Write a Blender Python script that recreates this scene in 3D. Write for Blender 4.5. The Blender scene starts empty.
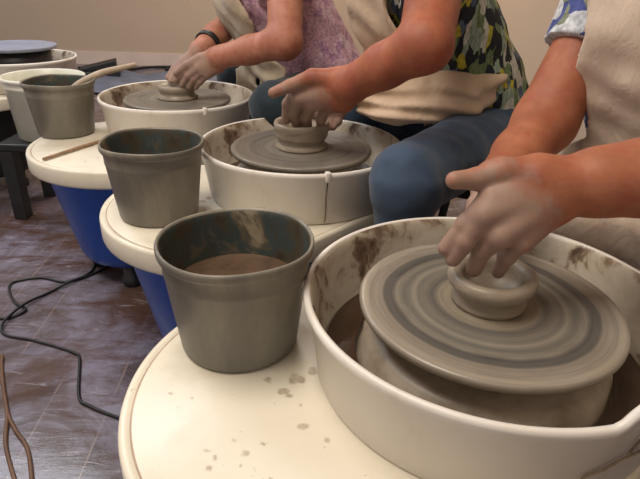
# pottery wheels in a row, three potters at work
SPOTS = [(-.196,.577,.004),(-.169,.566,.003),(-.044,.589,.009),(-.065,.607,.005),(-.036,.577,.006),(-.013,.522,.007),(.015,.502,.005),(-.119,.470,.004),(-.128,.482,.004),(-.082,.479,.005),(-.064,.491,.003),(-.083,.458,.003),(-.028,.613,.011),(-.005,.632,.008),(-.049,.442,.003),(-.122,.455,.005),(-.10,.50,.003),(-.02,.56,.003)]
CRACKS = [[(-1.385-.2688,.050),(-1.36-.2688,.056),(-1.30-.2688,.060),(-1.22-.2688,.070),(-1.1-.2688,.074),(-.98-.2688,.070)], [(-1.145-.2688,.108),(-1.165-.2688,.100),(-1.185-.2688,.085),(-1.19-.2688,.076)]]
LAMPS = [(-.75,.5,1.2,1.2,54,(1,.90,.78)), (-.2,4.2,1.4,.9,60,(1,.86,.70)), (-2.2,2.6,1.2,.8,48,(.88,.92,1.0))]
WORLD = ((1,.88,.78), .55)
EXPO = 0.0
PLANK = 93
HANDS = {
 'P1L': dict(
  fore=[(0.465,0.660,0.749), (0.402,0.660,0.750), (0.353,0.660,0.743), (0.300,0.660,0.733)],
  thumb=[(0.269,0.660,0.749), (0.228,0.660,0.754), (0.194,0.655,0.744), (0.165,0.645,0.745)],
  index=[(0.282,0.660,0.746), (0.215,0.645,0.723), (0.186,0.640,0.688), (0.165,0.640,0.653)],
  middle=[(0.289,0.655,0.735), (0.204,0.630,0.705), (0.187,0.630,0.669), (0.175,0.635,0.640)],
  ring=[(0.290,0.650,0.723), (0.225,0.620,0.682), (0.211,0.635,0.654), (0.208,0.645,0.620)],
  pinky=[(0.295,0.650,0.713), (0.255,0.625,0.672), (0.247,0.640,0.644), (0.243,0.650,0.614)],
 ),
 'P1R': dict(
  fore=[(0.397,0.980,0.740), (0.334,0.900,0.702), (0.272,0.800,0.684)],
  thumb=[(0.262,0.790,0.676), (0.248,0.770,0.662), (0.240,0.750,0.654), (0.236,0.730,0.647)],
  index=[(0.263,0.790,0.679), (0.236,0.765,0.664), (0.221,0.740,0.647), (0.221,0.720,0.630)],
  middle=[(0.266,0.790,0.676), (0.251,0.760,0.658), (0.241,0.735,0.640), (0.237,0.710,0.629)],
  ring=[(0.272,0.790,0.673), (0.269,0.765,0.654), (0.267,0.740,0.638), (0.263,0.720,0.628)],
  pinky=[(0.275,0.790,0.670), (0.288,0.770,0.652), (0.290,0.750,0.640), (0.291,0.735,0.628)],
 ),
 'P2L': dict(
  fore=[(0.197,1.150,0.846), (0.126,1.200,0.796), (0.057,1.260,0.743)],
  thumb=[(0.030,1.280,0.750), (-0.029,1.280,0.755), (-0.079,1.280,0.734), (-0.117,1.270,0.719)],
  index=[(0.035,1.280,0.741), (-0.059,1.300,0.726), (-0.086,1.310,0.686), (-0.091,1.320,0.645)],
  middle=[(0.040,1.280,0.728), (-0.056,1.290,0.705), (-0.071,1.310,0.667), (-0.065,1.335,0.627)],
  ring=[(0.043,1.280,0.717), (-0.028,1.290,0.692), (-0.043,1.320,0.654), (-0.038,1.350,0.616)],
  pinky=[(0.046,1.280,0.705), (0.005,1.300,0.681), (-0.006,1.325,0.649), (-0.008,1.350,0.617)],
 ),
 'P2R': dict(
  fore=[(0.160,1.670,0.700), (0.090,1.560,0.680), (0.031,1.460,0.680)],
  thumb=[(0.026,1.455,0.673), (0.002,1.440,0.662), (-0.015,1.430,0.651), (-0.025,1.420,0.638)],
  index=[(0.031,1.460,0.669), (0.005,1.450,0.650), (-0.015,1.440,0.630), (-0.025,1.430,0.609)],
  middle=[(0.034,1.460,0.664), (0.016,1.450,0.642), (-0.002,1.440,0.620), (-0.011,1.420,0.604)],
  ring=[(0.037,1.460,0.662), (0.030,1.450,0.637), (0.017,1.440,0.615), (0.007,1.420,0.602)],
  pinky=[(0.042,1.460,0.659), (0.043,1.450,0.635), (0.036,1.440,0.616), (0.025,1.430,0.602)],
 ),
 'P3L': dict(
  fore=[(-0.124,1.750,0.775), (-0.236,1.790,0.743), (-0.336,1.820,0.715)],
  thumb=[(-0.357,1.830,0.719), (-0.405,1.840,0.708), (-0.452,1.840,0.684), (-0.487,1.840,0.658)],
  index=[(-0.354,1.830,0.713), (-0.416,1.840,0.692), (-0.458,1.845,0.665), (-0.495,1.850,0.631)],
  middle=[(-0.351,1.830,0.704), (-0.408,1.830,0.678), (-0.448,1.840,0.650), (-0.473,1.850,0.618)],
  ring=[(-0.349,1.830,0.695), (-0.396,1.830,0.666), (-0.429,1.840,0.641), (-0.450,1.850,0.612)],
  pinky=[(-0.346,1.830,0.686), (-0.380,1.830,0.657), (-0.410,1.840,0.632), (-0.427,1.850,0.610)],
 ),
 'P3R': dict(
  fore=[(-0.340,2.230,0.800), (-0.400,2.095,0.750), (-0.436,1.990,0.709)],
  thumb=[(-0.445,1.980,0.703), (-0.459,1.960,0.683), (-0.470,1.940,0.662), (-0.480,1.930,0.644)],
  index=[(-0.445,1.980,0.703), (-0.490,1.960,0.682), (-0.519,1.940,0.657), (-0.537,1.920,0.627)],
  middle=[(-0.442,1.980,0.700), (-0.482,1.950,0.673), (-0.510,1.930,0.649), (-0.525,1.910,0.619)],
  ring=[(-0.438,1.980,0.697), (-0.472,1.950,0.667), (-0.497,1.930,0.640), (-0.508,1.910,0.613)],
  pinky=[(-0.435,1.980,0.694), (-0.459,1.950,0.661), (-0.477,1.930,0.634), (-0.487,1.920,0.608)],
 ),
}
import bpy, math, random
import numpy as np
from mathutils import Vector, Matrix
random.seed(4)
scene = bpy.context.scene
col = scene.collection
PI = math.pi
TZ = 0.45                                   # height of the wheel tables above the floor

# ------------------------------------------------------------------ linking helpers
def link(o, parent=None):
    col.objects.link(o)
    if parent is not None: o.parent = parent
    return o
def mesh_obj(name, verts, faces, mats, parent=None, loc=(0,0,0), smooth=True, fmat=None):
    me = bpy.data.meshes.new(name)
    me.from_pydata([tuple(map(float, v)) for v in verts], [], [tuple(map(int, f)) for f in faces])
    if not isinstance(mats, (list, tuple)): mats = [mats]
    for m in mats: me.materials.append(m)
    if fmat is not None: me.polygons.foreach_set('material_index', list(fmat))
    if smooth: me.polygons.foreach_set('use_smooth', [True]*len(me.polygons))
    me.update()
    o = bpy.data.objects.new(name, me); o.location = loc
    return link(o, parent)
def tag(o, label=None, cat=None, group=None, kind=None):
    if label: o['label'] = label
    if cat: o['category'] = cat
    if group: o['group'] = group
    if kind: o['kind'] = kind
    return o
def empty(name, loc, label, cat, group=None, rz=0):
    o = bpy.data.objects.new(name, None); o.location = loc; o.rotation_euler = (0,0,rz); o.empty_display_size = .05
    return tag(link(o), label, cat, group)

# ------------------------------------------------------------------ geometry helpers
def lathe(profile, n=96, closed=False, wob=None):
    """profile [(r,z)] -> verts, faces ; wob(angle, r, z) -> (r, z)"""
    V, F = [], []
    m = len(profile)
    for i in range(n):
        a = 2*PI*i/n
        for (r, z) in profile:
            if wob: rr, zz = wob(a, r, z)
            else: rr, zz = r, z
            V.append((rr*math.cos(a), rr*math.sin(a), zz))
    for i in range(n):
        j = (i+1) % n
        for k in range(m-1):
            F.append((i*m+k, j*m+k, j*m+k+1, i*m+k+1))
        if closed: F.append((i*m+m-1, j*m+m-1, j*m, i*m))
    return V, F
def cap(V, F, m, n, k, flip=False):
    f = [i*m+k for i in range(n)]
    F.append(tuple(reversed(f)) if flip else tuple(f))
def tube(pts, r, n=10, sub=6):
    """smooth tube through points (Catmull-Rom)"""
    P = [Vector(p) for p in pts]; R = r if isinstance(r, (list, tuple)) else [r]*len(P)
    Q, RR = [], []
    for i in range(len(P)-1):
        p0, p1, p2, p3 = P[max(i-1,0)], P[i], P[i+1], P[min(i+2,len(P)-1)]
        for s in range(sub):
            t = s/sub
            Q.append(.5*((2*p1)+(p2-p0)*t+(2*p0-5*p1+4*p2-p3)*t*t+(3*p1-p0-3*p2+p3)*t**3)); RR.append(R[i]*(1-t)+R[i+1]*t)
    Q.append(P[-1]); RR.append(R[-1])
    V, F = [], []
    up = Vector((0,0,1)); T0 = (Q[1]-Q[0]).normalized()
    if abs(T0.dot(up)) > .95: up = Vector((1,0,0))
    N = (up - T0*up.dot(T0)).normalized()
    for i, q in enumerate(Q):
        T = (Q[min(i+1,len(Q)-1)]-Q[max(i-1,0)]).normalized()
        N = (N - T*N.dot(T)).normalized(); B = T.cross(N)
        for k in range(n):
            a = 2*PI*k/n; V.append(q + (N*math.cos(a)+B*math.sin(a))*RR[i])
    for i in range(len(Q)-1):
        for k in range(n):
            F.append((i*n+k, i*n+(k+1)%n, (i+1)*n+(k+1)%n, (i+1)*n+k))
    F.append(tuple(reversed(range(n)))); F.append(tuple((len(Q)-1)*n+k for k in range(n)))
    return V, F
def box(x0,x1,y0,y1,z0,z1):
    V = [(x,y,z) for x in (x0,x1) for y in (y0,y1) for z in (z0,z1)]
    F = [(0,1,3,2),(4,6,7,5),(0,4,5,1),(2,3,7,6),(0,2,6,4),(1,5,7,3)]
    return V, F
def bevel(o, w, seg=2):
    m = o.modifiers.new('bevel','BEVEL'); m.width = w; m.segments = seg; m.limit_method = 'ANGLE'
    return o

# ------------------------------------------------------------------ signed-distance bodies (numpy surface nets)
def vnoise(P, s):
    x, y, z = P[...,0]*s, P[...,1]*s, P[...,2]*s
    return (np.sin(x*1.7+1.3*np.sin(y*1.1+.7)+z*.9)+np.sin(y*2.1+1.1*np.sin(z*1.3+2.)+x*.6)+np.sin(z*1.9+1.2*np.sin(x*.9+4.)+y*1.2))/3
class SDF:
    """prims: (a, b, ra, rb, k) tapered capsules blended together"""
    def __init__(self): self.p = []
    def cap(self, a, b, ra, rb=None, k=.02):
        self.p.append((np.array(a,float), np.array(b,float), ra, ra if rb is None else rb, k)); return self
    def chain(self, pts, rs, k=.02):
        for i in range(len(pts)-1): self.cap(pts[i], pts[i+1], rs[i], rs[i+1], k)
        return self
    def field(self, lo, hi, h, margin=.05):
        lo = np.array(lo,float); n = np.ceil((np.array(hi)-lo)/h).astype(int)+1
        D = np.full(tuple(n), margin*1.5, np.float32)
        for a, b, ra, rb, k in self.p:
            pad = max(ra, rb)+k+margin
            mn = np.minimum(a,b)-pad; mx = np.maximum(a,b)+pad
            i0 = np.clip(np.floor((mn-lo)/h).astype(int), 0, n); i1 = np.clip(np.ceil((mx-lo)/h).astype(int)+1, 0, n)
            if np.any(i1 <= i0): continue
            g = [(lo[d]+np.arange(i0[d], i1[d])*h).astype(np.float32) for d in range(3)]
            X, Y, Z = g[0][:,None,None], g[1][None,:,None], g[2][None,None,:]
            ab = (b-a); L2 = float(ab@ab)+1e-12
            t = np.clip(((X-a[0])*ab[0]+(Y-a[1])*ab[1]+(Z-a[2])*ab[2])/L2, 0, 1)
            d = np.sqrt((X-a[0]-t*ab[0])**2+(Y-a[1]-t*ab[1])**2+(Z-a[2]-t*ab[2])**2)-(ra+(rb-ra)*t)
            S = D[i0[0]:i1[0], i0[1]:i1[1], i0[2]:i1[2]]
            q = np.maximum(k-np.abs(S-d), 0)
            D[i0[0]:i1[0], i0[1]:i1[1], i0[2]:i1[2]] = np.minimum(S, d)-q*q/(4*k)
        return D
def grid(lo, hi, h):
    lo = np.array(lo,float); n = np.ceil((np.array(hi)-lo)/h).astype(int)+1
    G = np.stack(np.meshgrid(*[lo[d]+np.arange(n[d])*h for d in range(3)], indexing='ij'), -1)
    return G.astype(np.float32)
def nets(D, lo, h):
    D = D.copy()
    for ax in range(3):                                  # close at the border
        sl = [slice(None)]*3; sl[ax] = 0; D[tuple(sl)] = np.maximum(D[tuple(sl)], h*.5)
        sl[ax] = -1; D[tuple(sl)] = np.maximum(D[tuple(sl)], h*.5)
    ins = D < 0; nx, ny, nz = D.shape
    c = np.zeros((nx-1, ny-1, nz-1), np.int8)
    for i in (0,1):
        for j in (0,1):
            for k in (0,1): c += ins[i:nx-1+i, j:ny-1+j, k:nz-1+k]
    act = (c > 0) & (c < 8)
    I = np.argwhere(act); idx = np.full(act.shape, -1, np.int64); idx[act] = np.arange(len(I))
    acc = np.zeros((len(I),3)); cnt = np.zeros(len(I))
    corners = [(i,j,k) for i in (0,1) for j in (0,1) for k in (0,1)]
    for u in corners:
        for ax in range(3):
            if u[ax]: continue
            v = list(u); v[ax] = 1
            du = D[I[:,0]+u[0], I[:,1]+u[1], I[:,2]+u[2]]; dv = D[I[:,0]+v[0], I[:,1]+v[1], I[:,2]+v[2]]
            x = (du < 0) != (dv < 0)
            t = np.where(x, du/np.where(x, du-dv, 1), 0)
            p = np.tile(np.array(u,float), (len(I),1)); p[:,ax] += t
            acc += p*x[:,None]; cnt += x
    V = (I + acc/cnt[:,None])*h + np.array(lo)
    Fs = []
    for ax in range(3):
        a1, a2 = (ax+1)%3, (ax+2)%3
        s0 = [slice(0,None)]*3; s1 = [slice(0,None)]*3
        s0[ax] = slice(0,-1); s1[ax] = slice(1,None)
        e0, e1 = ins[tuple(s0)], ins[tuple(s1)]
        E = np.argwhere(e0 != e1)
        E = E[(E[:,a1] > 0) & (E[:,a2] > 0) & (E[:,a1] < D.shape[a1]-1) & (E[:,a2] < D.shape[a2]-1)]
        def cell(o1, o2):
            q = E.copy(); q[:,a1] -= o1; q[:,a2] -= o2
            return idx[q[:,0], q[:,1], q[:,2]]
        quad = np.stack([cell(1,1), cell(0,1), cell(0,0), cell(1,0)], 1)
        flip = ~e0[E[:,0], E[:,1], E[:,2]]
        quad[flip] = quad[flip][:, ::-1]
        Fs.append(quad)
    return V, np.concatenate(Fs)
def merge(parts):
    V, F, off = [], [], 0
    for v, f in parts:
        v = np.asarray(v, float); V.append(v); F += [tuple(int(i)+off for i in q) for q in f]; off += len(v)
    return np.concatenate(V), F

# ------------------------------------------------------------------ materials
def new_mat(name):
    m = bpy.data.materials.new(name); m.use_nodes = True
    nt = m.node_tree; b = nt.nodes['Principled BSDF']
    return m, nt, b
def N(nt, typ, **kw):
    n = nt.nodes.new(typ)
    for k, v in kw.items():
        if k in n.inputs: n.inputs[k].default_value = v
        else: setattr(n, k, v)
    return n
def ramp(nt, fac, stops, interp='LINEAR'):
    r = nt.nodes.new('ShaderNodeValToRGB'); cr = r.color_ramp; cr.interpolation = interp
    cr.elements[0].position, cr.elements[0].color = stops[0][0], (*stops[0][1],1)
    cr.elements[1].position, cr.elements[1].color = stops[-1][0], (*stops[-1][1],1)
    for p, c in stops[1:-1]:
        e = cr.elements.new(p); e.color = (*c,1)
    nt.links.new(fac, r.inputs['Fac']); return r.outputs['Color']
def mapped(nt, scale=(1,1,1), rot=(0,0,0), loc=(0,0,0)):
    tc = nt.nodes.new('ShaderNodeTexCoord'); mp = nt.nodes.new('ShaderNodeMapping')
    mp.inputs['Scale'].default_value = scale; mp.inputs['Rotation'].default_value = rot; mp.inputs['Location'].default_value = loc
    nt.links.new(tc.outputs['Object'], mp.inputs['Vector']); return mp.outputs['Vector']
def noise(nt, vec, scale, detail=4, rough=.6, dist=0):
    n = N(nt, 'ShaderNodeTexNoise', Scale=scale, Detail=detail, Roughness=rough, Distortion=dist)
    nt.links.new(vec, n.inputs['Vector']); return n.outputs['Fac']
def mix(nt, fac, a, b, blend='MIX'):
    m = nt.nodes.new('ShaderNodeMix'); m.data_type = 'RGBA'; m.blend_type = blend
    for s, v in ((0, fac), (6, a), (7, b)):
        if hasattr(v, 'is_output') or isinstance(v, bpy.types.NodeSocket): nt.links.new(v, m.inputs[s])
        else: m.inputs[s].default_value = v if s == 0 else (*v, 1)
    return m.outputs[2]
def bump(nt, b, h, strength=.3, dist=.01):
    n = N(nt, 'ShaderNodeBump', Strength=strength, Distance=dist)
    nt.links.new(h, n.inputs['Height']); nt.links.new(n.outputs['Normal'], b.inputs['Normal'])
def noisy(name, stops, scale=6, rough=.5, sc=(1,1,1), detail=5, bs=0, bscale=None, spec=.5, dist=0):
    m, nt, b = new_mat(name); v = mapped(nt, sc)
    f = noise(nt, v, scale, detail, .62, dist)
    nt.links.new(ramp(nt, f, stops), b.inputs['Base Color'])
    b.inputs['Roughness'].default_value = rough; b.inputs['Specular IOR Level'].default_value = spec
    if bs: bump(nt, b, noise(nt, v, bscale or scale*3, 4), bs, .004)
    return m
def math_node(nt, op, a, b=None):
    n = nt.nodes.new('ShaderNodeMath'); n.operation = op
    for i, v in enumerate((a, b)):
        if v is None: continue
        if isinstance(v, bpy.types.NodeSocket): nt.links.new(v, n.inputs[i])
        else: n.inputs[i].default_value = v
    return n.outputs[0]

M = {}
M['white_plastic'] = noisy('white_plastic', [(.25,(.54,.47,.40)),(.42,(.72,.67,.61)),(.7,(.78,.745,.70))], 5, .38, (1,1,.5), bs=.05)
M['soiled_pan'] = noisy('soiled_pan', [(.34,(.09,.055,.035)),(.41,(.24,.17,.115)),(.47,(.48,.41,.32)),(.7,(.60,.55,.46))], 13, .35, bs=.25, dist=.6)
M['pan_water'] = noisy('pan_water', [(.3,(.030,.016,.009)),(.7,(.075,.045,.028))], 5, .12)
M['collar'] = noisy('collar', [(.35,(.26,.21,.155)),(.6,(.44,.38,.31))], 12, .35, bs=.1)
M['blue_plastic'] = noisy('blue_plastic', [(.3,(.006,.05,.30)),(.7,(.012,.085,.46))], 3, .35)
M['black_plastic'] = noisy('black_plastic', [(.3,(.008,.008,.010)),(.7,(.018,.018,.021))], 8, .45)
M['cable'] = noisy('cable', [(.3,(.006,.006,.007)),(.7,(.014,.013,.013))], 20, .45)
M['brown_cord'] = noisy('brown_cord', [(.3,(.09,.045,.025)),(.7,(.16,.08,.045))], 20, .5)
M['wood'] = noisy('wood', [(.3,(.22,.13,.07)),(.7,(.38,.25,.14))], 30, .55, (1,1,.2))
M['pale_wood'] = noisy('pale_wood', [(.3,(.34,.26,.18)),(.7,(.50,.40,.30))], 30, .55)
M['grime'] = noisy('grime', [(.35,(.07,.045,.03)),(.6,(.34,.27,.19))], 25, .7)
M['groove'] = noisy('groove', [(.3,(.22,.14,.10)),(.45,(.42,.30,.23)),(.7,(.55,.43,.33))], 14, .6)
M['clay'] = noisy('clay', [(.3,(.21,.17,.125)),(.7,(.33,.275,.21))], 18, .42, (1,1,6), bs=.25, bscale=20)
M['slate_bat'] = noisy('slate_bat', [(.3,(.18,.20,.27)),(.7,(.30,.32,.40))], 8, .4)
M['wall'] = noisy('wall', [(.3,(.50,.395,.30)),(.7,(.53,.42,.32))], 1.2, .75, bs=.05, bscale=60)
M['ceiling'] = noisy('ceiling', [(.3,(.62,.60,.55)),(.7,(.68,.66,.61))], 3, .9)
M['baseboard'] = noisy('baseboard', [(.3,(.66,.54,.48)),(.7,(.72,.60,.54))], 6, .5)
M['mat_blue'] = noisy('mat_blue', [(.3,(.10,.12,.18)),(.7,(.20,.22,.30))], 5, .6)
M['white_pail'] = noisy('white_pail', [(.3,(.62,.62,.50)),(.7,(.78,.77,.68))], 8, .35)
M['hair_brown'] = noisy('hair_brown', [(.3,(.03,.016,.009)),(.7,(.09,.05,.028))], 40, .5, (1,1,.2))
M['hair_grey'] = noisy('hair_grey', [(.3,(.16,.14,.12)),(.7,(.34,.31,.28))], 40, .5, (1,1,.2))
M['eye'] = noisy('eye', [(.3,(.70,.68,.64)),(.7,(.75,.73,.70))], 10, .2)
M['lip'] = noisy('lip', [(.3,(.36,.10,.08)),(.7,(.42,.13,.10))], 10, .45)
M['shoe'] = noisy('shoe', [(.3,(.02,.018,.016)),(.7,(.05,.045,.04))], 10, .6)

def bucket_material():
    m, nt, b = new_mat('clay_stained_bucket')
    v = mapped(nt, (1,1,.35)); f = noise(nt, v, 9, 6, .65, .4)
    v2 = mapped(nt, (1,1,1)); g = noise(nt, v2, 4, 3)
    c = ramp(nt, f, [(.3,(.105,.095,.078)),(.5,(.165,.150,.122)),(.68,(.24,.215,.165))])
    c = mix(nt, ramp(nt, g, [(.5,(0,0,0)),(.72,(.5,.5,.5))]), c, (.10,.125,.135))
    nt.links.new(c, b.inputs['Base Color']); b.inputs['Roughness'].default_value = .42
    bump(nt, b, noise(nt, v2, 30, 4), .15, .003); return m
def bucket_inner_material():
    m, nt, b = new_mat('bucket_lining')
    v = mapped(nt); f = noise(nt, v, 10, 5, .65, .5)
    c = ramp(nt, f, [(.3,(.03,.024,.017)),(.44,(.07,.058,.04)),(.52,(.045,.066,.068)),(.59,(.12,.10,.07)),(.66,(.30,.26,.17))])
    nt.links.new(c, b.inputs['Base Color']); b.inputs['Roughness'].default_value = .4
    bump(nt, b, f, .3, .004); return m
M['bucket'] = bucket_material(); M['bucket_inner'] = bucket_inner_material()
M['bucket_water'] = noisy('bucket_water', [(.3,(.07,.045,.028)),(.5,(.12,.075,.048)),(.7,(.16,.12,.085))], 12, .08)

def table_material():
    m, nt, b = new_mat('spotted_table_plastic')
    v = mapped(nt); f = noise(nt, v, 6, 5)
    c = ramp(nt, f, [(.25,(.62,.55,.42)),(.45,(.76,.70,.58)),(.75,(.80,.745,.63))])
    tc = nt.nodes.new('ShaderNodeTexCoord')
    wob = N(nt, 'ShaderNodeTexNoise', Scale=40, Detail=3); nt.links.new(tc.outputs['Object'], wob.inputs['Vector'])
    add = nt.nodes.new('ShaderNodeVectorMath'); add.operation = 'MULTIPLY_ADD'
    nt.links.new(wob.outputs['Color'], add.inputs[0]); add.inputs[1].default_value = (.022,.022,0); nt.links.new(tc.outputs['Object'], add.inputs[2])
    sp = None
    for (x, y, r) in TABLE_SPOTS:
        d = nt.nodes.new('ShaderNodeVectorMath'); d.operation = 'DISTANCE'
        nt.links.new(add.outputs[0], d.inputs[0]); d.inputs[1].default_value = (x+.011, y+.011, TZ)
        s = math_node(nt, 'SUBTRACT', d.outputs['Value'], r)
        sp = s if sp is None else math_node(nt, 'MINIMUM', sp, s)
    k = math_node(nt, 'MULTIPLY_ADD', sp, -260.); k.node.inputs[2].default_value = .35; k.node.use_clamp = True
    k = math_node(nt, 'MULTIPLY', k, noise(nt, v, 70, 3)); k = math_node(nt, 'MULTIPLY', k, 1.3)
    c = mix(nt, k, c, (.36,.28,.19))
    fl = noise(nt, v, 110, 2); c = mix(nt, ramp(nt, fl, [(.70,(0,0,0)),(.78,(.5,.5,.5))]), c, (.30,.24,.17))
    nt.links.new(c, b.inputs['Base Color']); b.inputs['Roughness'].default_value = .33
    return m

def disc_material(name, stops, rough=.3, ns=60):
    """turned slurry: rings by distance from the wheel's axis"""
    m, nt, b = new_mat(name)
    tc = nt.nodes.new('ShaderNodeTexCoord'); sx = nt.nodes.new('ShaderNodeSeparateXYZ'); nt.links.new(tc.outputs['Object'], sx.inputs[0])
    r = math_node(nt, 'SQRT', math_node(nt, 'ADD', math_node(nt, 'POWER', sx.outputs[0], 2.), math_node(nt, 'POWER', sx.outputs[1], 2.)))
    r.node.use_clamp = False
    cx = nt.nodes.new('ShaderNodeCombineXYZ'); nt.links.new(math_node(nt, 'MULTIPLY', r, 1.), cx.inputs[0])
    low = N(nt, 'ShaderNodeTexNoise', Scale=7, Detail=2); nt.links.new(tc.outputs['Object'], low.inputs['Vector'])
    nt.links.new(math_node(nt, 'MULTIPLY', low.outputs['Fac'], .02), cx.inputs[1])
    rings = noise(nt, cx.outputs[0], ns, 5, .7)
    rr = math_node(nt, 'ADD', math_node(nt, 'MULTIPLY', r, 5.), math_node(nt, 'MULTIPLY', low.outputs['Fac'], .06))
    c = ramp(nt, rr, stops)
    c = mix(nt, .85, c, ramp(nt, rings, [(.3,(.40,.40,.41)),(.5,(.9,.9,.9)),(.7,(1.25,1.2,1.12))]), 'MULTIPLY')
    nt.links.new(c, b.inputs['Base Color']); b.inputs['Roughness'].default_value = rough
    bump(nt, b, rings, .35, .003); return m
M['disc_near'] = disc_material('wet_clay_disc', [(.0,(.30,.25,.18)),(.36,(.25,.215,.16)),(.41,(.11,.10,.088)),(.50,(.17,.155,.13)),(.545,(.25,.225,.18)),(.60,(.12,.115,.10)),(.66,(.23,.205,.165)),(.695,(.085,.08,.075)),(.745,(.10,.095,.085)),(.775,(.27,.232,.185)),(.86,(.33,.285,.228)),(1.,(.29,.245,.195))])
M['disc_far'] = disc_material('grey_clay_disc', [(.0,(.22,.20,.165)),(.45,(.20,.18,.15)),(.65,(.15,.135,.115)),(1.,(.24,.21,.17))], .35)

def floor_material():
    m, nt, b = new_mat('grubby_laminate')
    v = mapped(nt, (1,1,1), (0,0,math.radians(-PLANK)))
    br = N(nt, 'ShaderNodeTexBrick', Scale=1.0); br.inputs['Brick Width'].default_value = 2.6; br.inputs['Row Height'].default_value = .15
    br.inputs['Mortar Size'].default_value = .0022; br.inputs['Color1'].default_value = (.11,.082,.08,1); br.inputs['Color2'].default_value = (.075,.058,.062,1)
    br.inputs['Mortar'].default_value = (.22,.165,.135,1); nt.links.new(v, br.inputs['Vector'])
    v1 = mapped(nt); f = noise(nt, v1, 2.6, 7, .72, .8)
    vs = mapped(nt, (1.6,8,1), (0,0,math.radians(-PLANK))); g = noise(nt, vs, 3.0, 6, .72, .5)
    c = mix(nt, ramp(nt, f, [(.42,(0,0,0)),(.56,(.85,.85,.85))]), br.outputs['Color'], (.22,.205,.27))
    c = mix(nt, ramp(nt, g, [(.50,(0,0,0)),(.66,(.85,.85,.85))]), c, (.075,.036,.022))
    h = noise(nt, mapped(nt, (1,1,1), (0,0,.4), (3,1,0)), 1.9, 5, .65, .4)
    c = mix(nt, ramp(nt, h, [(.47,(0,0,0)),(.60,(.8,.8,.8))]), c, (.085,.042,.026))
    k = noise(nt, mapped(nt, (2,10,1), (0,0,math.radians(-PLANK+25)), (1,5,0)), 4, 5, .7, .6)
    c = mix(nt, ramp(nt, k, [(.58,(0,0,0)),(.72,(.8,.8,.8))]), c, (.36,.33,.38))  # pale lavender streaks: smears plus a whitish sheen put into the colour
    nt.links.new(c, b.inputs['Base Color'])
    nt.links.new(ramp(nt, f, [(.3,(.12,)*3),(.7,(.34,)*3)]), b.inputs['Roughness'])
    bump(nt, b, g, .15, .004); return m
M['floor'] = floor_material()

def skin_material(name, c1, c2):
    m, nt, b = new_mat(name); v = mapped(nt)
    f = noise(nt, v, 14, 5, .6, .3)
    c = ramp(nt, f, [(.32, c1), (.68, c2)])
    c = mix(nt, ramp(nt, noise(nt, v, 32, 4, .6), [(.5,(0,0,0)),(.7,(.55,.55,.55))]), c, (.33,.07,.045))
    at = N(nt, 'ShaderNodeAttribute', attribute_name='clay')
    k = math_node(nt, 'MULTIPLY', at.outputs['Fac'], 2.0)
    k = math_node(nt, 'SUBTRACT', math_node(nt, 'ADD', k, math_node(nt, 'MULTIPLY', noise(nt, v, 38, 5, .65, .4), 1.6)), 1.62)
    k = math_node(nt, 'MULTIPLY', k, 1.5); k.node.use_clamp = True
    k = math_node(nt, 'MULTIPLY', k, .72)
    c = mix(nt, k, c, (.30,.235,.195))
    nt.links.new(c, b.inputs['Base Color']); b.inputs['Roughness'].default_value = .55; b.inputs['Specular IOR Level'].default_value = .35
    b.inputs['Subsurface Weight'].default_value = .12; b.inputs['Subsurface Radius'].default_value = (.02,.008,.004)
    bump(nt, b, noise(nt, v, 90, 4), .22, .002); return m
M['skin_a'] = skin_material('skin_a', (.27,.085,.042), (.42,.155,.082))
M['skin_b'] = skin_material('skin_b', (.26,.078,.040), (.41,.140,.075))
M['skin_c'] = skin_material('skin_c', (.35,.135,.082), (.50,.225,.15))

def print_cloth(name, stops, scale, dist=1.2, sc=(1,1,1), rough=.8):
    m, nt, b = new_mat(name); v = mapped(nt, sc)
    nz = N(nt, 'ShaderNodeTexNoise', Scale=scale*.6, Detail=2); nt.links.new(v, nz.inputs['Vector'])
    ad = nt.nodes.new('ShaderNodeVectorMath'); ad.operation = 'MULTIPLY_ADD'; nt.links.new(nz.outputs['Color'], ad.inputs[0])
    ad.inputs[1].default_value = (dist/scale,)*3; nt.links.new(v, ad.inputs[2])
    vo = N(nt, 'ShaderNodeTexVoronoi', Scale=scale); nt.links.new(ad.outputs[0], vo.inputs['Vector'])
    se = nt.nodes.new('ShaderNodeSeparateColor'); nt.links.new(vo.outputs['Color'], se.inputs[0])
    c = ramp(nt, se.outputs[0], stops, 'CONSTANT')
    fi = noise(nt, v, scale*3, 3); c = mix(nt, .6, c, ramp(nt, fi, [(.35,(.35,)*3),(.6,(1.15,)*3)]), 'MULTIPLY')
    nt.links.new(c, b.inputs['Base Color']); b.inputs['Roughness'].default_value = rough
    bump(nt, b, noise(nt, mapped(nt), 25, 3), .3, .006); return m
M['floral'] = print_cloth('floral_print', [(0,(.012,.014,.02)),(.22,(.16,.22,.10)),(.38,(.012,.016,.03)),(.52,(.48,.43,.04)),(.64,(.30,.38,.30)),(.78,(.09,.13,.20)),(.9,(.55,.55,.48))], 34, 2.4, (1.5,1.5,.6))
M['floral_white'] = print_cloth('floral_white', [(0,(.65,.62,.55)),(.5,(.25,.27,.25)),(.7,(.60,.58,.52))], 60)
M['pink_print'] = print_cloth('pink_print', [(0,(.60,.36,.46)),(.4,(.68,.44,.54)),(.75,(.46,.26,.40)),(.9,(.70,.50,.58))], 40, 1.0)
M['blue_print'] = print_cloth('blue_print', [(0,(.58,.60,.64)),(.5,(.06,.08,.27)),(.68,(.55,.58,.62)),(.82,(.20,.23,.16)),(.9,(.06,.08,.27))], 28, 1.5)
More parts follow.
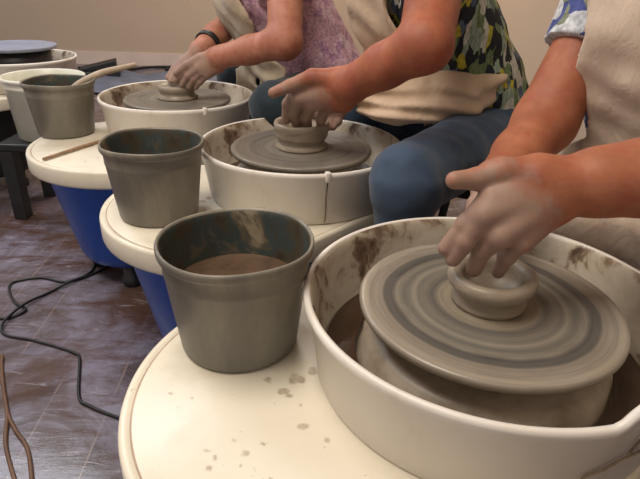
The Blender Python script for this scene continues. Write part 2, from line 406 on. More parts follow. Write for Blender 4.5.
def cloth(name, c1, c2, rough=.9, weave=.2):
    m, nt, b = new_mat(name); v = mapped(nt)
    f = noise(nt, v, 9, 5, .6, .4); nt.links.new(ramp(nt, f, [(.3,c1),(.7,c2)]), b.inputs['Base Color'])
    b.inputs['Roughness'].default_value = rough; b.inputs['Sheen Weight'].default_value = .15
    bump(nt, b, noise(nt, mapped(nt,(1,1,.5)), 30, 5, .6, .5), weave, .008); return m
M['apron_cream'] = cloth('apron_cream', (.58,.46,.36), (.68,.56,.45), weave=.5)
M['apron_beige'] = cloth('apron_beige', (.46,.33,.225), (.62,.47,.34), weave=.6)
M['apron_tan'] = cloth('apron_tan', (.44,.36,.26), (.55,.46,.34), weave=.6)
M['jeans_blue'] = cloth('jeans_blue', (.022,.045,.085), (.045,.075,.13), weave=.2)
M['jeans_teal'] = cloth('jeans_teal', (.006,.014,.022), (.013,.028,.038))
M['jeans_navy'] = cloth('jeans_navy', (.010,.012,.028), (.02,.022,.045))
# ------------------------------------------------------------------ the setting
def structure(name, V, F, mat):
    return tag(mesh_obj(name, V, F, mat, smooth=False), kind='structure')
RX0, RX1, RY0, RY1, RH = -4.6, 1.15, -2.2, 6.05, 2.75
structure('floor', *box(RX0,RX1,RY0,RY1,-.08,0), M['floor'])
structure('wall_back', *box(RX0-.1,RX1+.1,RY1,RY1+.1,-.08,RH), M['wall'])
structure('wall_right', *box(RX1,RX1+.1,RY0,RY1,-.08,RH), M['wall'])
structure('baseboard_back', *box(RX0,RX1,RY1-.015,RY1,0,.13), M['baseboard'])
structure('baseboard_right', *box(RX1-.015,RX1,RY0,RY1-.015,0,.13), M['baseboard'])
structure('ceiling', *box(RX0-.1,RX1+.1,RY0-.1,RY1+.1,RH,RH+.1), M['ceiling'])

# ------------------------------------------------------------------ potter's wheels
def hull_outline(c1, r1, c2, r2, n=120):
    """convex outline of two discs, counter-clockwise"""
    out = []
    for i in range(n):
        a = 2*PI*i/n; d = (math.cos(a), math.sin(a))
        s1 = c1[0]*d[0]+c1[1]*d[1]+r1; s2 = c2[0]*d[0]+c2[1]*d[1]+r2
        c, r = (c1, r1) if s1 >= s2 else (c2, r2)
        out.append((c[0]+d[0]*r, c[1]+d[1]*r, d[0], d[1]))
    return out
def table_top(parent):
    O = hull_outline((-.205,0), .30, (0,0), .238)
    prof = [(-.02,-.052,0),(.0,-.050,0),(.002,-.044,0),(.002,-.006,0),(0,-.001,0),(-.004,.001,0),(-.010,.001,0),(-.0125,-.0012,1),(-.0152,-.0012,1),(-.0175,0,0)]
    V, F, fm = [], [], []
    m = len(prof)
    for (x, y, dx, dy) in O:
        for (o, z, _) in prof: V.append((x+dx*o, y+dy*o, TZ+z))
    n = len(O)
    for i in range(n):
        j = (i+1) % n
        for k in range(m-1): F.append((i*m+k, j*m+k, j*m+k+1, i*m+k+1)); fm.append(1 if (prof[k][2] and prof[k+1][2]) else 0)
    cap(V, F, m, n, m-1); fm.append(0); cap(V, F, m, n, 0, True); fm.append(0)
    return mesh_obj('table_top', V, F, [M['table'], M['groove']], parent, fmat=fm)
def splash_pan(parent, seam=None):
    prof = [(.225,0),(.236,.003),(.252,.112),(.2565,.116),(.2595,.122),(.2585,.128),(.2545,.1305),(.250,.1285),(.247,.122),(.2435,.112),(.2285,.016),(.222,.010),(.180,.010),(.1745,.016),(.171,.050),(.160,.064),(.07,.064)]
    def wob(a, r, z):
        if seam is None: return r, z
        d = (a-seam+PI) % (2*PI) - PI
        t = min(max(d/.10, 0), 1)*min(max((1.7-d)/.9, 0), 1) if d > 0 else 0
        t = t*t*(3-2*t)
        return r+.003*t*(z > .02), z+.027*t*(z > .10)
    n = 180
    V, F = lathe([(r, z) for r, z in prof], n, wob=wob); m = len(prof)
    fm = [0 if (i % (m-1)) < 7 else (2 if (i % (m-1)) >= 12 else 1) for i in range(len(F))]
    V = [(x, y, z+TZ+.0005) for x, y, z in V]
    return mesh_obj('splash_pan', V, F, [M['white_plastic'], M['soiled_pan'], M['collar']], parent, fmat=fm)
def wheel_head(parent, mat, r=.18, z0=.103, z1=.117, raised=0):
    prof = [(0,z0),(r-.012,z0),(r-.002,z0+.002),(r,z0+.006),(r,z1-.003),(r-.002,z1-.0005),(r-.006,z1),(r-.012,z1-.0008),(r*.55,z1-.0012),(0,z1-.001)]
    V, F = lathe([(a, b+TZ) for a, b in prof], 128)
    o = mesh_obj('wheel_head', V, F, mat, parent)
    prof = [(.03,.02),(.03,.07),(.145,.078),(.15,.085),(.15,z0-.0005),(0,z0-.0005)]
    V, F = lathe([(a, b+TZ) for a, b in prof], 64); mesh_obj('hub', V, F, M['collar'], o)
    return o
def make_wheel(loc, rz, label, disc, seam=None, seam_line=None, clips=(), zr=.103, z1=.117):
    w = empty('potters_wheel', (loc[0], loc[1], 0), label, "potter's wheel", "potter's wheels in the row", rz)
    table_top(w); splash_pan(w, seam); wheel_head(w, M[disc], .18, zr, z1)
    cx = -.205
    prof = [(0,.075),(.165,.075),(.190,.085),(.200,.11),(.255,.37),(.262,.398),(.0,.398)]
    V, F = lathe(prof, 72); V = [(x+cx, y, z) for x, y, z in V]; mesh_obj('body', V, F, M['blue_plastic'], w)
    for a in (45, 135, 225, 315):
        x, y = cx+.145*math.cos(math.radians(a)), .145*math.sin(math.radians(a))
        V, F = lathe([(0,0),(.030,0),(.034,.008),(.034,.03),(.026,.04),(.026,.085),(0,.085)], 24); V = [(p[0]+x, p[1]+y, p[2]) for p in V]
        mesh_obj('foot', V, F, M['black_plastic'], w)
    x, y = .13, 0
    V, F = tube([(.10,0,.395),(.13,0,.2),(.15,0,.0)], .022, 14, 5); mesh_obj('leg', V, F, M['black_plastic'], w)
    V, F = lathe([(.1815,.028),(.226,.028)], 96); V = [(a, b, c+TZ) for a, b, c in V]
    tag(mesh_obj('slurry', V, F, M['pan_water'], w), 'brown watery slurry lying in the pan', kind='stuff')
    for a in clips:
        V, F = box(.2475,.2625,-.006,.006,TZ+.112,TZ+.1345)
        o = mesh_obj('rim_clip', V, F, M['white_plastic'], w); o.rotation_euler = (0,0,a-rz); bevel(o, .0025)
    for a in (seam_line or ()):
        V, F = [], []
        for i in range(9):
            t = i/8; z = .008+.10*t; r = .2365+(.2515-.2365)*(z/.112)+.0006
            for d in (-.0016, .0016): V.append((r, d+.0008*math.sin(t*7), TZ+z))
        for i in range(8): F.append((2*i, 2*i+1, 2*i+3, 2*i+2))
        o = mesh_obj('seam', V, F, M['grime'], w); o.rotation_euler = (0,0,a-rz)
        s = o.modifiers.new('s','SOLIDIFY'); s.thickness = .001; s.offset = 1
    return w
# spots on the nearest table, in its own frame
R1 = math.radians(15.4)
def to_local(x, y, c=(.238,.653), a=R1):
    dx, dy = x-c[0], y-c[1]; return (dx*math.cos(a)+dy*math.sin(a), -dx*math.sin(a)+dy*math.cos(a))
TABLE_SPOTS = [(*to_local(x, y), r) for x, y, r in SPOTS]
M['table'] = table_material()
W1 = make_wheel((.238,.653), R1, "largest and nearest potter's wheel, with wide ringed grey disc", 'disc_near', seam=-1.33-R1)
W2 = make_wheel((-.055,1.367), math.radians(30.7), "middle potter's wheel, white pan with a small rim clip in front", 'disc_far', clips=(-1.30, 1.95), seam_line=(-1.30,))
W3 = make_wheel((-.503,1.896), math.radians(48.6), "potter's wheel used by the person in the pink shirt", 'disc_far', clips=(-1.0,))
W4 = make_wheel((-1.42,2.61), math.radians(35), "farthest unused potter's wheel carrying a raised slate blue disc", 'slate_bat', zr=.163, z1=.180)
for h_ in [c for c in bpy.data.objects if c.name.startswith('body') and c.parent == W4]: h_.data.materials[0] = M['black_plastic']
for h_ in [c for c in bpy.data.objects if c.name.startswith('hub') and c.parent.parent == W4]: h_.data.materials[0] = M['black_plastic']  # hub coloured black to give the dark shade under the raised disc
# mud-filled cracks where the nearest pan's halves overlap
def pan_crack(pts, name='seam'):
    V = []
    for (a, z) in pts:
        r = .2365+(.2515-.2365)*(z/.112)+.0035
        V.append((r*math.cos(a), r*math.sin(a), TZ+z))
    v, f = tube(V, .0016, 8, 6); mesh_obj(name, v, f, M['grime'], W1)
pan_crack(CRACKS[0]); pan_crack(CRACKS[1])

# ------------------------------------------------------------------ buckets
BH = .175
def make_bucket(loc, label, rz=0, level=.075):
    b = empty('clay_bucket', (loc[0], loc[1], TZ+.001), label, 'bucket', 'grey buckets on the wheel tables', rz)
    def wob(a, r, z):
        return r*(1+.006*math.sin(2*a+1)+.003*math.sin(5*a)), z+.0015*math.sin(3*a)*(z > .16)
    out = [(0,0),(.083,0),(.0875,.002),(.0895,.007),(.1045,.128),(.1055,.131),(.1062,.136),(.1055,.139),(.1078,.158),(.1085,.160),(.1125,.162),(.1135,.166),(.1135,.172),(.1120,.1755),(.1095,.1755),(.1075,.172)]
    inn = [(.1065,.165),(.1052,.155),(.1035,.137),(.1020,.125),(.0865,.008),(.083,.004),(0,.004)]
    prof = out+inn
    V, F = lathe(prof, 96, wob=wob); m = len(prof)
    fm = [1 if (i % (m-1)) >= len(out)-1 else 0 for i in range(len(F))]
    mesh_obj('body', V, F, [M['bucket'], M['bucket_inner']], b, fmat=fm)
    rr = .0865+(.102-.0865)*(level/.125)-.0012
    V, F = lathe([(0,level),(rr*.5,level),(rr,level)], 64, wob=lambda a, r, z: (r, z+.0012*math.sin(3*a)*(r < rr*.9)))
    tag(mesh_obj('muddy_water', V, F, M['bucket_water'], b), 'brown muddy water', kind='stuff')
    return b
make_bucket((-.121,.706), 'largest, nearest grey bucket, half full of brown muddy water', .4, .098)
make_bucket((-.379,1.181), 'grey bucket standing on the middle wheel table, clay caked inside', 2.1, .06)
make_bucket((-.876,1.833), 'farthest grey bucket, beside the wheel of the pink shirted potter', 4.0, .10)

# ------------------------------------------------------------------ pots being thrown
def make_pot(loc, prof, label, n=96, sq=.0):
    V, F = lathe(prof, n, wob=lambda a, r, z: (r*(1+sq*math.sin(2*a+.6)+sq*.5*math.sin(3*a)), z*(1+.02*math.sin(a+1))))
    o = mesh_obj('clay_pot', V, F, M['clay'], loc=loc)
    return tag(o, label, 'clay pot', 'clay pots being thrown')
make_pot((.238,.653,TZ+.1162), [(0,0),(.050,0),(.0505,.006),(.047,.012),(.0465,.017),(.052,.023),(.0585,.030),(.0605,.037),(.059,.044),(.053,.048),(.046,.047),(.041,.042),(.038,.034),(.036,.020),(0,.014)], 'low pot with thick rolled rim on the nearest wheel', sq=.015)
make_pot((-.055,1.367,TZ+.1162), [(0,0),(.066,0),(.068,.005),(.060,.010),(.058,.018),(.064,.026),(.067,.034),(.066,.042),(.069,.050),(.070,.060),(.068,.066),(.062,.066),(.056,.060),(.052,.030),(0,.016)], 'taller grooved clay cylinder on the middle wheel', sq=.01)
make_pot((-.503,1.896,TZ+.1162), [(0,0),(.066,0),(.068,.006),(.058,.012),(.055,.018),(.060,.026),(.063,.036),(.060,.044),(.052,.045),(.046,.036),(0,.018)], 'small clay pot under the hands of the pink shirted potter', sq=.02)

# ------------------------------------------------------------------ tools, pail, stool, cords
V, F = tube([(-.815,1.527,TZ+.0065),(-.76,1.645,TZ+.0067),(-.705,1.762,TZ+.0065)], [.0045,.0052,.0038], 12, 6)
tag(mesh_obj('wooden_stick', V, F, M['wood']), 'thin wooden stick lying on the table beside the farthest grey bucket', 'tool')
V, F = tube([(-.862,1.85,TZ+.128),(-.82,1.868,TZ+.160),(-.762,1.90,TZ+.188),(-.70,1.935,TZ+.203),(-.655,1.96,TZ+.212)], [.010,.0115,.0115,.0095,.007], 14, 6)
tag(mesh_obj('wooden_tool_handle', V, F, M['pale_wood']), 'pale wooden handle leaning out over the rim of the farthest grey bucket', 'tool')

pail = empty('white_pail', (-1.125,2.235,.325), 'white plastic pail standing half hidden behind the farthest grey bucket', 'pail')
prof = [(0,0),(.125,0),(.131,.004),(.146,.20),(.150,.203),(.150,.212),(.147,.215),(.154,.228),(.158,.232),(.158,.240),(.153,.243),(.148,.240),(.144,.20),(.128,.008),(0,.008)]
V, F = lathe(prof, 72); mesh_obj('body', V, F, M['white_pail'], pail)
st = empty('low_black_stand', (-1.125,2.235,0), 'low black stand carrying the white plastic pail', 'stand')
V, F = box(-.16,.16,-.16,.16,.295,.325); bevel(mesh_obj('top', V, F, M['black_plastic'], st, smooth=False), .006)
for sx in (-1,1):
    for sy in (-1,1):
        V, F = box(sx*.13-.027,sx*.13+.027,sy*.13-.027,sy*.13+.027,0,.295); bevel(mesh_obj('leg', V, F, M['black_plastic'], st, smooth=False), .004)

def cord(pts, r, mat, name, label):
    V, F = tube([(x, y, z+r) for x, y, z in pts], r, 10, 6)
    tag(mesh_obj(name, V, F, mat), label, 'cord')
cord([(-.72,1.92,.0),(-.80,1.90,0),(-.837,1.808,0),(-.797,1.666,0),(-.852,1.587,0),(-.95,1.608,0),(-1.023,1.577,0),(-1.016,1.527,0),(-.958,1.452,0),(-.905,1.415,0),(-.93,1.37,0),(-.979,1.36,0),(-1.06,1.33,0)], .0045, M['cable'], 'power_cord', 'black cord curling on the floor from below the third wheel')
cord([(-.75,1.70,0),(-.785,1.645,0),(-.839,1.575,.006),(-.88,1.516,0),(-.917,1.43,.009),(-.93,1.33,.008),(-.90,1.285,0),(-.82,1.266,0),(-.733,1.238,0),(-.672,1.213,0),(-.645,1.185,0),(-.590,1.045,0),(-.551,1.012,0),(-.469,.977,0),(-.33,.93,0),(-.2,.90,0)], .0042, M['cable'], 'power_cord', 'black cord running with sharp bends towards the nearest wheel')
cord([(-.603,.77,0),(-.687,.883,0),(-.738,.985,0),(-.833,1.13,0),(-.873,1.174,0),(-.86,1.19,0),(-.828,1.131,0),(-.74,.99,0),(-.69,.93,0),(-.633,.873,0),(-.575,.775,0)], .0048, M['brown_cord'], 'brown_cord', 'doubled brown cord on the floor at lower left of view')

# far clutter on the floor by the back wall
V, F = [], []
nx, ny = 24, 14
for j in range(ny+1):
    for i in range(nx+1):
        x, y = -2.75+2.0*i/nx, 4.55+1.0*j/ny
        V.append((x+.05*math.sin(j*1.3), y+.05*math.sin(i*.9), .022+.012*math.sin(i*1.1+j*.7)+.008*math.sin(j*2.1-i*.5)))
for j in range(ny):
    for i in range(nx): a = j*(nx+1)+i; F.append((a, a+1, a+nx+2, a+nx+1))
o = mesh_obj('crumpled_ground_sheet', V, F, M['mat_blue']); s = o.modifiers.new('s','SOLIDIFY'); s.thickness = .006; s.offset = -1
tag(o, 'grey blue crumpled sheet spread on the floor near the back wall', 'sheet')
def pedal(x, y, rz, label, s=1):
    e = empty('foot_pedal', (x, y, 0), label, 'foot pedal', 'black pedals on the far floor', rz)
    V, F = box(-.16*s,.16*s,-.09*s,.09*s,.0,.05*s); bevel(mesh_obj('base', V, F, M['black_plastic'], e, smooth=False), .01)
    V = [(-.13*s,-.07*s,.05*s),(.14*s,-.07*s,.05*s),(.14*s,.07*s,.05*s),(-.13*s,.07*s,.05*s),(-.13*s,-.07*s,.07*s),(.14*s,-.07*s,.13*s),(.14*s,.07*s,.13*s),(-.13*s,.07*s,.07*s)]
    F = [(3,2,1,0),(4,5,6,7),(0,1,5,4),(1,2,6,5),(2,3,7,6),(3,0,4,7)]
    bevel(mesh_obj('treadle', V, F, M['black_plastic'], e, smooth=False), .008)
pedal(-2.15,5.35,.3,'black foot pedal on the floor left of the grey blue sheet', 1.2)
pedal(-1.42,5.66,-.3,'black foot pedal against the back wall behind the third wheel', 1.0)
cord([(-2.5,5.72,0),(-2.1,5.60,0),(-1.8,5.90,0),(-1.5,5.93,0),(-1.2,5.94,0),(-.7,5.78,0),(-.3,5.85,0)], .012, M['cable'], 'power_cord', 'black cord trailing along the back wall beyond the wheels')
# ------------------------------------------------------------------ people
FW = np.array([-.866,-.5,0]); LF = np.array([.5,-.866,0]); UP = np.array([0,0,1.])   # the way they face, their left
def pt(c, f=0, l=0, z=0): return np.array([c[0],c[1],0.])+FW*f+LF*l+UP*z
def add_arm(S, sh, H, ru, rf, rw, k=.02):
    fore = [np.array(p) for p in H['fore']]
    S.cap(sh, fore[0], ru, rf*1.02, .04)
    n = len(fore); rs = [rf+(rw-rf)*(i/(n-1))**.8 for i in range(n)]
    S.chain(fore, rs, .02)
    return fore[-1]
def add_hand(S, H, s=1.0, wr=.030):
    w = np.array(H['fore'][-1])
    # palm: wrist to each knuckle
    for f, r0, r1 in (('index',.021,.0135),('middle',.022,.014),('ring',.021,.0135),('pinky',.019,.012)):
        P = [np.array(p) for p in H[f]]
        S.cap(w, P[0], wr, r0*s, .012)
        S.cap(P[0], P[1], r0*s, r1*s, .010)
        rs = [r1*s*.93, .0098*s, .0085*s] if f != 'pinky' else [r1*s*.88, .0085*s, .0072*s]
        S.chain(P[1:], rs, .0035)
        S.cap(P[2], P[2]+(P[2]-P[1])*.02, .0104*s, .0102*s, .003)       # knuckle swell
    P = [np.array(p) for p in H['thumb']]
    S.cap(w, P[0], wr*.8, .021*s, .012)
    S.chain(P, [.0205*s, .0135*s, .0108*s, .0090*s], .006)
def head(S, c, s=1.0):
    """c = centre of the skull; looks down towards the wheel"""
    F = FW*.86-UP*.51; U = FW*.51+UP*.86
    q = lambda f, l, u: c+(F*f+LF*l+U*u)*s
    S.cap(q(-.02,0,.03), q(.02,0,.03), .082*s, .078*s, .03)
    S.cap(q(.03,0,-.02), q(.045,0,-.075), .060*s, .040*s, .03)
    S.cap(q(.085,0,.005), q(.108,0,-.025), .010*s, .014*s, .010)          # nose
    S.cap(q(.07,-.022,.02), q(.07,.022,.02), .020*s, .020*s, .012)       # brow
    for e in (-1,1):
        S.cap(q(-.005,e*.078,.01), q(-.012,e*.084,-.025), .014*s, .010*s, .008)
        S.cap(q(.062,e*.034,-.03), q(.060,e*.036,-.035), .022*s, .022*s, .02)
    S.cap(q(.086,-.014,-.055), q(.086,.014,-.055), .009*s, .009*s, .008)
    return q
def sdf_obj(name, D, lo, h, mat, parent, smooth_it=1, fn=None):
    V, F = nets(D, lo, h)
    o = mesh_obj(name, V, F, mat, parent)
    return o
def person(label, pelvis, neck, shL, shR, kneeL, kneeR, footL, footR, HL, HR, mats, big=1.0, ru=.056, rf=.046, rw=.033, vox=.004, handscale=1.0, sleeve=.17, apron=None, hair='hair_brown', lap_r=.085, wr=.030, long_hair=False):
    p = empty('person', (pelvis[0], pelvis[1], 0), label, 'person', 'potters seated at the wheels')
    base = np.array([pelvis[0], pelvis[1], 0.])
    pelvis, neck, shL, shR = map(lambda a: np.array(a, float), (pelvis, neck, shL, shR))
    kneeL, kneeR, footL, footR = map(lambda a: np.array(a, float), (kneeL, kneeR, footL, footR))
    hipL, hipR = pelvis+LF*.095+UP*.01, pelvis-LF*.095+UP*.01
    ax = neck-pelvis
    def torso(S, g, k=.06):
        S.cap(pelvis-LF*.09, pelvis+LF*.09, (.125*big+g), None, k)
        w = pelvis+ax*.30; S.cap(w-LF*.06, w+LF*.06, (.122*big+g), None, k)
        w = pelvis+ax*.55; S.cap(w-LF*.06, w+LF*.06, (.118*big+g), None, k)
        w = pelvis+ax*.78; S.cap(w-LF*.075+FW*.02, w+LF*.075+FW*.02, (.108*big+g), None, k)
        S.cap(shR*.8+neck*.2-UP*.02, shL*.8+neck*.2-UP*.02, .058+g, None, k)
    def legs(S, g, k=.04, shin=True):
        for hp, kn, ft in ((hipL,kneeL,footL),(hipR,kneeR,footR)):
            S.cap(hp, kn, lap_r*1.12+g, lap_r*.84+g, k)
            if shin: S.cap(kn, ft+UP*.07, lap_r*.72+g, .042+g, .03)
    parts = []
    # trunk, head and legs
    S = SDF(); torso(S, -.014); legs(S, -.012)
    hc = neck+FW*.10+UP*.20
    S.cap(neck-UP*.03, hc-UP*.05, .058, .052, .03); q = head(S, hc)
    for ft in (footL, footR): S.cap(ft+UP*.07, ft+UP*.04, .036, .036, .01); S.cap(ft+UP*.035, ft+FW*.13+UP*.028, .032, .024, .01)
    S.cap(shR-UP*.01, shL-UP*.01, .05, None, .04)
    allp = np.array([pelvis,neck,shL,shR,kneeL,kneeR,footL,footR,hc])
    lo, hi = allp.min(0)-.2, allp.max(0)+.2; lo[2] = -.01
    parts.append(nets(S.field(lo, hi, .009), lo, .009))
    # arms and hands, finer
    wrists = []
    for sh, H, hs in ((shL,HL,1),(shR,HR,1)):
        S = SDF(); w = add_arm(S, sh, H, ru, rf, rw); add_hand(S, H, handscale, wr)
        P = np.array([sh]+[np.array(a) for v in H.values() for a in v]); lo, hi = P.min(0)-.08, P.max(0)+.08
        parts.append(nets(S.field(lo, hi, vox, .02), lo, vox))
        wrists.append(np.mean([np.array(H[f][2]) for f in ('index','middle','ring')], 0))
    V, F = merge(parts)
    o = mesh_obj('body', V-base, F, M[mats['skin']], p)
    d = np.min([np.linalg.norm(V-w, axis=1) for w in wrists], 0)
    at = o.data.attributes.new('clay', 'FLOAT', 'POINT'); at.data.foreach_set('value', np.clip(1-(d-.04)/.13, 0, 1).astype(np.float32))
    # eyes and lips
    for e in (-1,1):
        v, f = lathe([(0,-.011),(.006,-.009),(.0105,-.003),(.0105,.003),(.006,.009),(0,.011)], 16)
        c = q(.073, e*.030, -.002)-base; mesh_obj('eye', [np.array(a)+c for a in v], f, M['eye'], p)
    v, f = tube([q(.088,-.022,-.056)-base, q(.0965,0,-.054)-base, q(.088,.022,-.056)-base], [.003,.006,.003], 10, 5); mesh_obj('lips', v, f, M['lip'], p)
    # hair
    S = SDF(); S.cap(q(-.035,0,.045), q(.01,0,.055), .092, .082, .03)
    S.cap(q(-.05,-.035,-.04), q(-.05,.035,-.04), .074, .074, .03)
    if long_hair: S.cap(q(-.07,0,-.05), q(-.09,0,-.17), .06, .04, .03)
    lo = hc-.26; hi = hc+.22; D = S.field(lo, hi, .006)
    G = grid(lo, hi, .006)-hc.astype(np.float32); Fv = (FW*.86-UP*.51).astype(np.float32); Uv = (FW*.51+UP*.86).astype(np.float32)
    D = np.maximum(D+.004*vnoise(G, 60), (G@Fv)-.012-.75*np.clip(G@Uv,-.06,.09)) 
    v, f = nets(D, lo, .006); mesh_obj('hair', v-base, f, M[hair], p)
    # shirt with sleeves
    S = SDF(); torso(S, 0); n = .058
    for sh, H in ((shL,HL),(shR,HR)):
        e = np.array(H['fore'][0]); u = (e-sh)/np.linalg.norm(e-sh); S.cap(sh-u*.01, sh+u*sleeve, ru+.014, ru+.020, .03)
    P = np.array([pelvis,neck,shL,shR]); lo, hi = P.min(0)-.2, P.max(0)+.2; h = .006
    D = S.field(lo, hi, h); G = grid(lo, hi, h)
    D = D+.006*vnoise(G, 22)+.0025*vnoise(G[...,[2,0,1]], 55)
    # open ends: neckline, hem, sleeve cuffs
    D = np.maximum(D, pelvis[2]-.035-G[...,2])
    D = np.maximum(D, .062-np.linalg.norm(G-(neck+UP*.045+FW*.01).astype(np.float32), axis=-1))
    for sh, H in ((shL,HL),(shR,HR)):
        e = np.array(H['fore'][0]); u = (e-sh)/np.linalg.norm(e-sh)
        t = (G-sh.astype(np.float32))@u.astype(np.float32); rad = np.linalg.norm(G-sh.astype(np.float32)-t[...,None]*u.astype(np.float32), axis=-1)
        D = np.maximum(D, np.minimum(t-sleeve, (ru+.045-rad)))
    v, f = nets(D, lo, h); mesh_obj('shirt', v-base, f, M[mats['shirt']], p)
    # trousers
    S = SDF(); S.cap(pelvis-LF*.09, pelvis+LF*.09, .128*big, None, .05); legs(S, .004)
    P = np.array([pelvis,kneeL,kneeR,footL,footR]); lo, hi = P.min(0)-.2, P.max(0)+.2; h = .007
    lo[2] = 0.03; D = S.field(lo, hi, h); G = grid(lo, hi, h)
    D = D+.004*vnoise(G, 26)+.002*vnoise(G[...,[1,2,0]], 60)
    D = np.maximum(D, G[...,2]-(pelvis[2]+.13)); D = np.maximum(D, .075-G[...,2])
    v, f = nets(D, lo, h); mesh_obj('trousers', v-base, f, M[mats['trousers']], p)
    # shoes
    for ft in (footL, footR):
        S = SDF(); S.cap(ft+UP*.045, ft+UP*.075, .046, .044, .02); S.cap(ft+UP*.040-FW*.02, ft+FW*.15+UP*.034, .042, .034, .02)
        lo = ft-.2; hi = ft+.22; lo[2] = -.01; h = .006; D = S.field(lo, hi, h); G = grid(lo, hi, h)
        D = np.maximum(D, .001-G[...,2]); v, f = nets(D, lo, h); mesh_obj('shoe', v-base, f, M['shoe'], p)
    # apron: a shell lying over the chest and the lap
    A = dict(bibw=.15, lapw=.25, ztop=neck[2]-.05, lapf=.30, fold=.008, lapz=.10, bibc=0, lowh=.16, obl=9., side=-.02, sag=.10); A.update(apron or {})
    S = SDF(); torso(S, .016, .08)
    for hp, kn in ((hipL,kneeL),(hipR,kneeR)): S.cap(hp, kn, lap_r*1.12+.012, lap_r*.84+.012, .05)
    m = (kneeL+kneeR)/2*.55+pelvis*.45; S.cap(pelvis, m, .08, .06, A['sag'])
    P = np.array([pelvis,neck,kneeL,kneeR,shL,shR]); lo, hi = P.min(0)-.2, P.max(0)+.16; lo[2] = .3; h = .0055
    D = S.field(lo, hi, h); G = grid(lo, hi, h)
    R = G-np.array([pelvis[0],pelvis[1],0], np.float32); fz = R@FW.astype(np.float32); lz = R@LF.astype(np.float32); z = G[...,2]
    axf = float(ax@FW); t = np.clip((z-pelvis[2])/ax[2], 0, 1); fc = axf*t
    D = D-A['fold']*(.5+.5*np.sin(z*70+6*vnoise(G,7)+lz*14))*np.clip((pelvis[2]+.22-z)/.2, .25, 1)-.004*vnoise(G, 30)
    sh_ = np.abs(D-.006)-.0048
    low = np.clip((pelvis[2]+A['lowh']-z)/.10, 0, 1)
    wd = A['bibw']+(A['lapw']-A['bibw'])*low+.01*np.sin(z*40)
    reg = np.maximum(np.abs(lz-A['bibc']*(1-low))-wd, fc+A['side']*low+.02*(1-low)-fz)
    reg = np.maximum(reg, z-A['ztop']); reg = np.maximum(reg, fz-(A['lapf']+.02*np.sin(lz*25)+fc*0)*low-(1-low)*9)
    reg = np.maximum(reg, fz+.6*lz-A['obl']-.012*np.sin(lz*30)-(1-low)*9)
    reg = np.maximum(reg, (pelvis[2]-A['lapz'])-z)
    E = np.maximum(sh_, reg)
    if 'bundle' in A:                                    # cloth gathered into thick folds over the lap
        B = SDF()
        for pts, r in A['bundle']: B.chain([np.array(q_) for q_ in pts], [r]*len(pts), .018)
        bd = B.field(lo, hi, h); bd = bd+.008*vnoise(G, 34)+.006*np.sin(z*150+5*vnoise(G, 11)+lz*12)
        q2 = np.maximum(.016-np.abs(E-bd), 0); E = np.minimum(E, bd)-q2*q2/.064
    v, f = nets(E, lo, h); mesh_obj('apron', v-base, f, M[mats['apron']], p)
    # neck strap of the apron
    tp = neck-UP*.06+FW*(.108*big+.03)
    v, f = tube([tp+LF*.11-base, neck+LF*.075+UP*.01+FW*.05-base, neck-FW*.075+UP*.03-base, neck-LF*.075+UP*.01+FW*.05-base, tp-LF*.11-base], .007, 8, 6)
    mesh_obj('apron_strap', v, f, M[mats['apron']], p)
    return p, base
def stool(x, y, top, label):
    s = empty('stool', (x, y, 0), label, 'stool', "potters' stools")
    V, F = lathe([(0,top-.045),(.15,top-.045),(.165,top-.035),(.168,top-.012),(.155,top),(0,top)], 48); mesh_obj('seat', V, F, M['black_plastic'], s)
    for a in (45,135,225,315):
        c, q = math.cos(math.radians(a)), math.sin(math.radians(a))
        V, F = tube([(c*.11,q*.11,top-.045),(c*.15,q*.15,top*.5),(c*.18,q*.18,0)], .013, 10, 3); mesh_obj('leg', V, F, M['black_plastic'], s)
SEAT = .455
P1, b1 = person('person at right in cream apron, one hand pinching the low pot on the nearest wheel',
    (.75,1.02,.555), (.57,.92,1.05), (.67,.77,1.02), (.52,1.07,1.0), (.66,.56,.57), (.50,.99,.57), (.68,.50,0), (.56,.99,0),
    HANDS['P1L'], HANDS['P1R'], dict(skin='skin_a', shirt='blue_print', trousers='jeans_navy', apron='apron_cream'), big=1.2, ru=.052, rf=.052, rw=.037, vox=.0028, handscale=1.27, wr=.035, sleeve=.165, hair='hair_grey', apron=dict(bibw=.125, bibc=.02, ztop=1.0, lapf=.34))
P2, b2 = person('person in green floral shirt, tan apron and blue jeans at the middle wheel',
    (.47,1.66,.555), (.18,1.545,1.04), (.255,1.40,1.02), (.20,1.74,1.0), (.185,1.135,.565), (.08,1.74,.57), (.20,1.10,0), (.16,1.74,0),
    HANDS['P2L'], HANDS['P2R'], dict(skin='skin_b', shirt='floral', trousers='jeans_blue', apron='apron_beige'), big=1.12, ru=.066, rf=.052, rw=.040, vox=.0035, handscale=1.38, wr=.038, sleeve=.10, lap_r=.092, long_hair=True, apron=dict(bibw=.10, bibc=-.05, lapw=.13, lapf=.10, fold=.012, bundle=[([(0.099, 1.46, 0.69), (0.194, 1.44, 0.711), (0.306, 1.43, 0.722), (0.402, 1.46, 0.729), (0.455, 1.495, 0.728)],.030),([(0.115, 1.45, 0.666), (0.193, 1.41, 0.682), (0.292, 1.4, 0.692), (0.4, 1.44, 0.707)],.030),([(0.14, 1.42, 0.648), (0.193, 1.38, 0.649), (0.279, 1.38, 0.666), (0.368, 1.4, 0.689), (0.48, 1.5, 0.719)],.030)]))
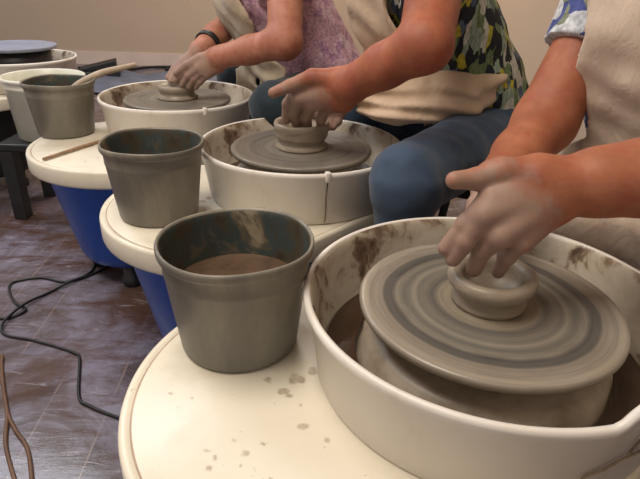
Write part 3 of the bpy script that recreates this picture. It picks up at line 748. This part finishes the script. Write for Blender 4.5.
P3, b3 = person('person in pink shirt and tan apron with both hands on the small pot',
    (-.01,2.17,.555), (-.27,2.09,1.03), (-.135,1.94,1.0), (-.30,2.27,.99), (-.145,1.66,.60), (-.36,2.29,.57), (-.12,1.66,0), (-.30,2.30,0),
    HANDS['P3L'], HANDS['P3R'], dict(skin='skin_c', shirt='pink_print', trousers='jeans_teal', apron='apron_tan'), big=1.3, ru=.060, rf=.050, rw=.036, vox=.004, handscale=1.1, wr=.030, sleeve=.12, hair='hair_grey', apron=dict(bibw=.105, lapw=.2, lapf=.26))
stool(.75,1.02,SEAT-.03,'black stool under the person with the cream apron')
stool(.47,1.66,SEAT-.035,'black stool under the person in the floral shirt')
stool(-.01,2.17,SEAT-.03,'black stool under the person in the pink shirt')
# dark band on the far wrist of the pink shirted potter
wp = np.array(HANDS['P3R']['fore'][1])*.5+np.array(HANDS['P3R']['fore'][2])*.5
d = np.array(HANDS['P3R']['fore'][2])-np.array(HANDS['P3R']['fore'][1]); d /= np.linalg.norm(d)
V, F = lathe([(.040,-.012),(.045,-.010),(.045,.010),(.040,.012)], 40, closed=True)
Q = Vector((0,0,1)).rotation_difference(Vector(d)).to_matrix(); V = [Q@Vector(v)+Vector(wp-b3) for v in V]
mesh_obj('wristband', V, F, M['black_plastic'], P3)

# ------------------------------------------------------------------ light
def fixture(x, y, sx, sy, energy, color):
    e = empty('ceiling_light', (x, y, RH), 'rectangular ceiling light panel above %s' % ('the nearest wheel' if y < 0.8 else 'the far end of the room' if y > 3 else 'the left side of the floor'), 'ceiling light', 'ceiling light panels')
    V, F = box(-sx/2-.03,sx/2+.03,-sy/2-.03,sy/2+.03,-.06,0); mesh_obj('frame', V, F, M['ceiling'], e, smooth=False)
    L = bpy.data.lights.new('ceiling_lamp', 'AREA'); L.shape = 'RECTANGLE'; L.size = sx; L.size_y = sy; L.energy = energy; L.color = color
    o = bpy.data.objects.new('lamp', L); o.location = (0,0,-.075); link(o, e)
for a in LAMPS: fixture(*a)
w = bpy.data.worlds.new('world'); scene.world = w; w.use_nodes = True
bg = w.node_tree.nodes['Background']; bg.inputs[0].default_value = (*WORLD[0],1); bg.inputs[1].default_value = WORLD[1]

# ------------------------------------------------------------------ camera
cam = bpy.data.cameras.new('camera'); cam.sensor_width = 36; cam.lens = 547.8/640*36; cam.clip_start = .02
co = bpy.data.objects.new('camera', cam); link(co)
co.matrix_world = Matrix.Translation((0,0,.5262+TZ)) @ Matrix.Rotation(math.radians(90-26.294),4,'X') @ Matrix.Rotation(math.radians(1.707),4,'Z')
scene.camera = co
cam.dof.use_dof = False
vs = scene.view_settings; vs.view_transform = 'Standard'; vs.look = 'None'; vs.gamma = 1; vs.use_curve_mapping = False; vs.exposure = EXPO
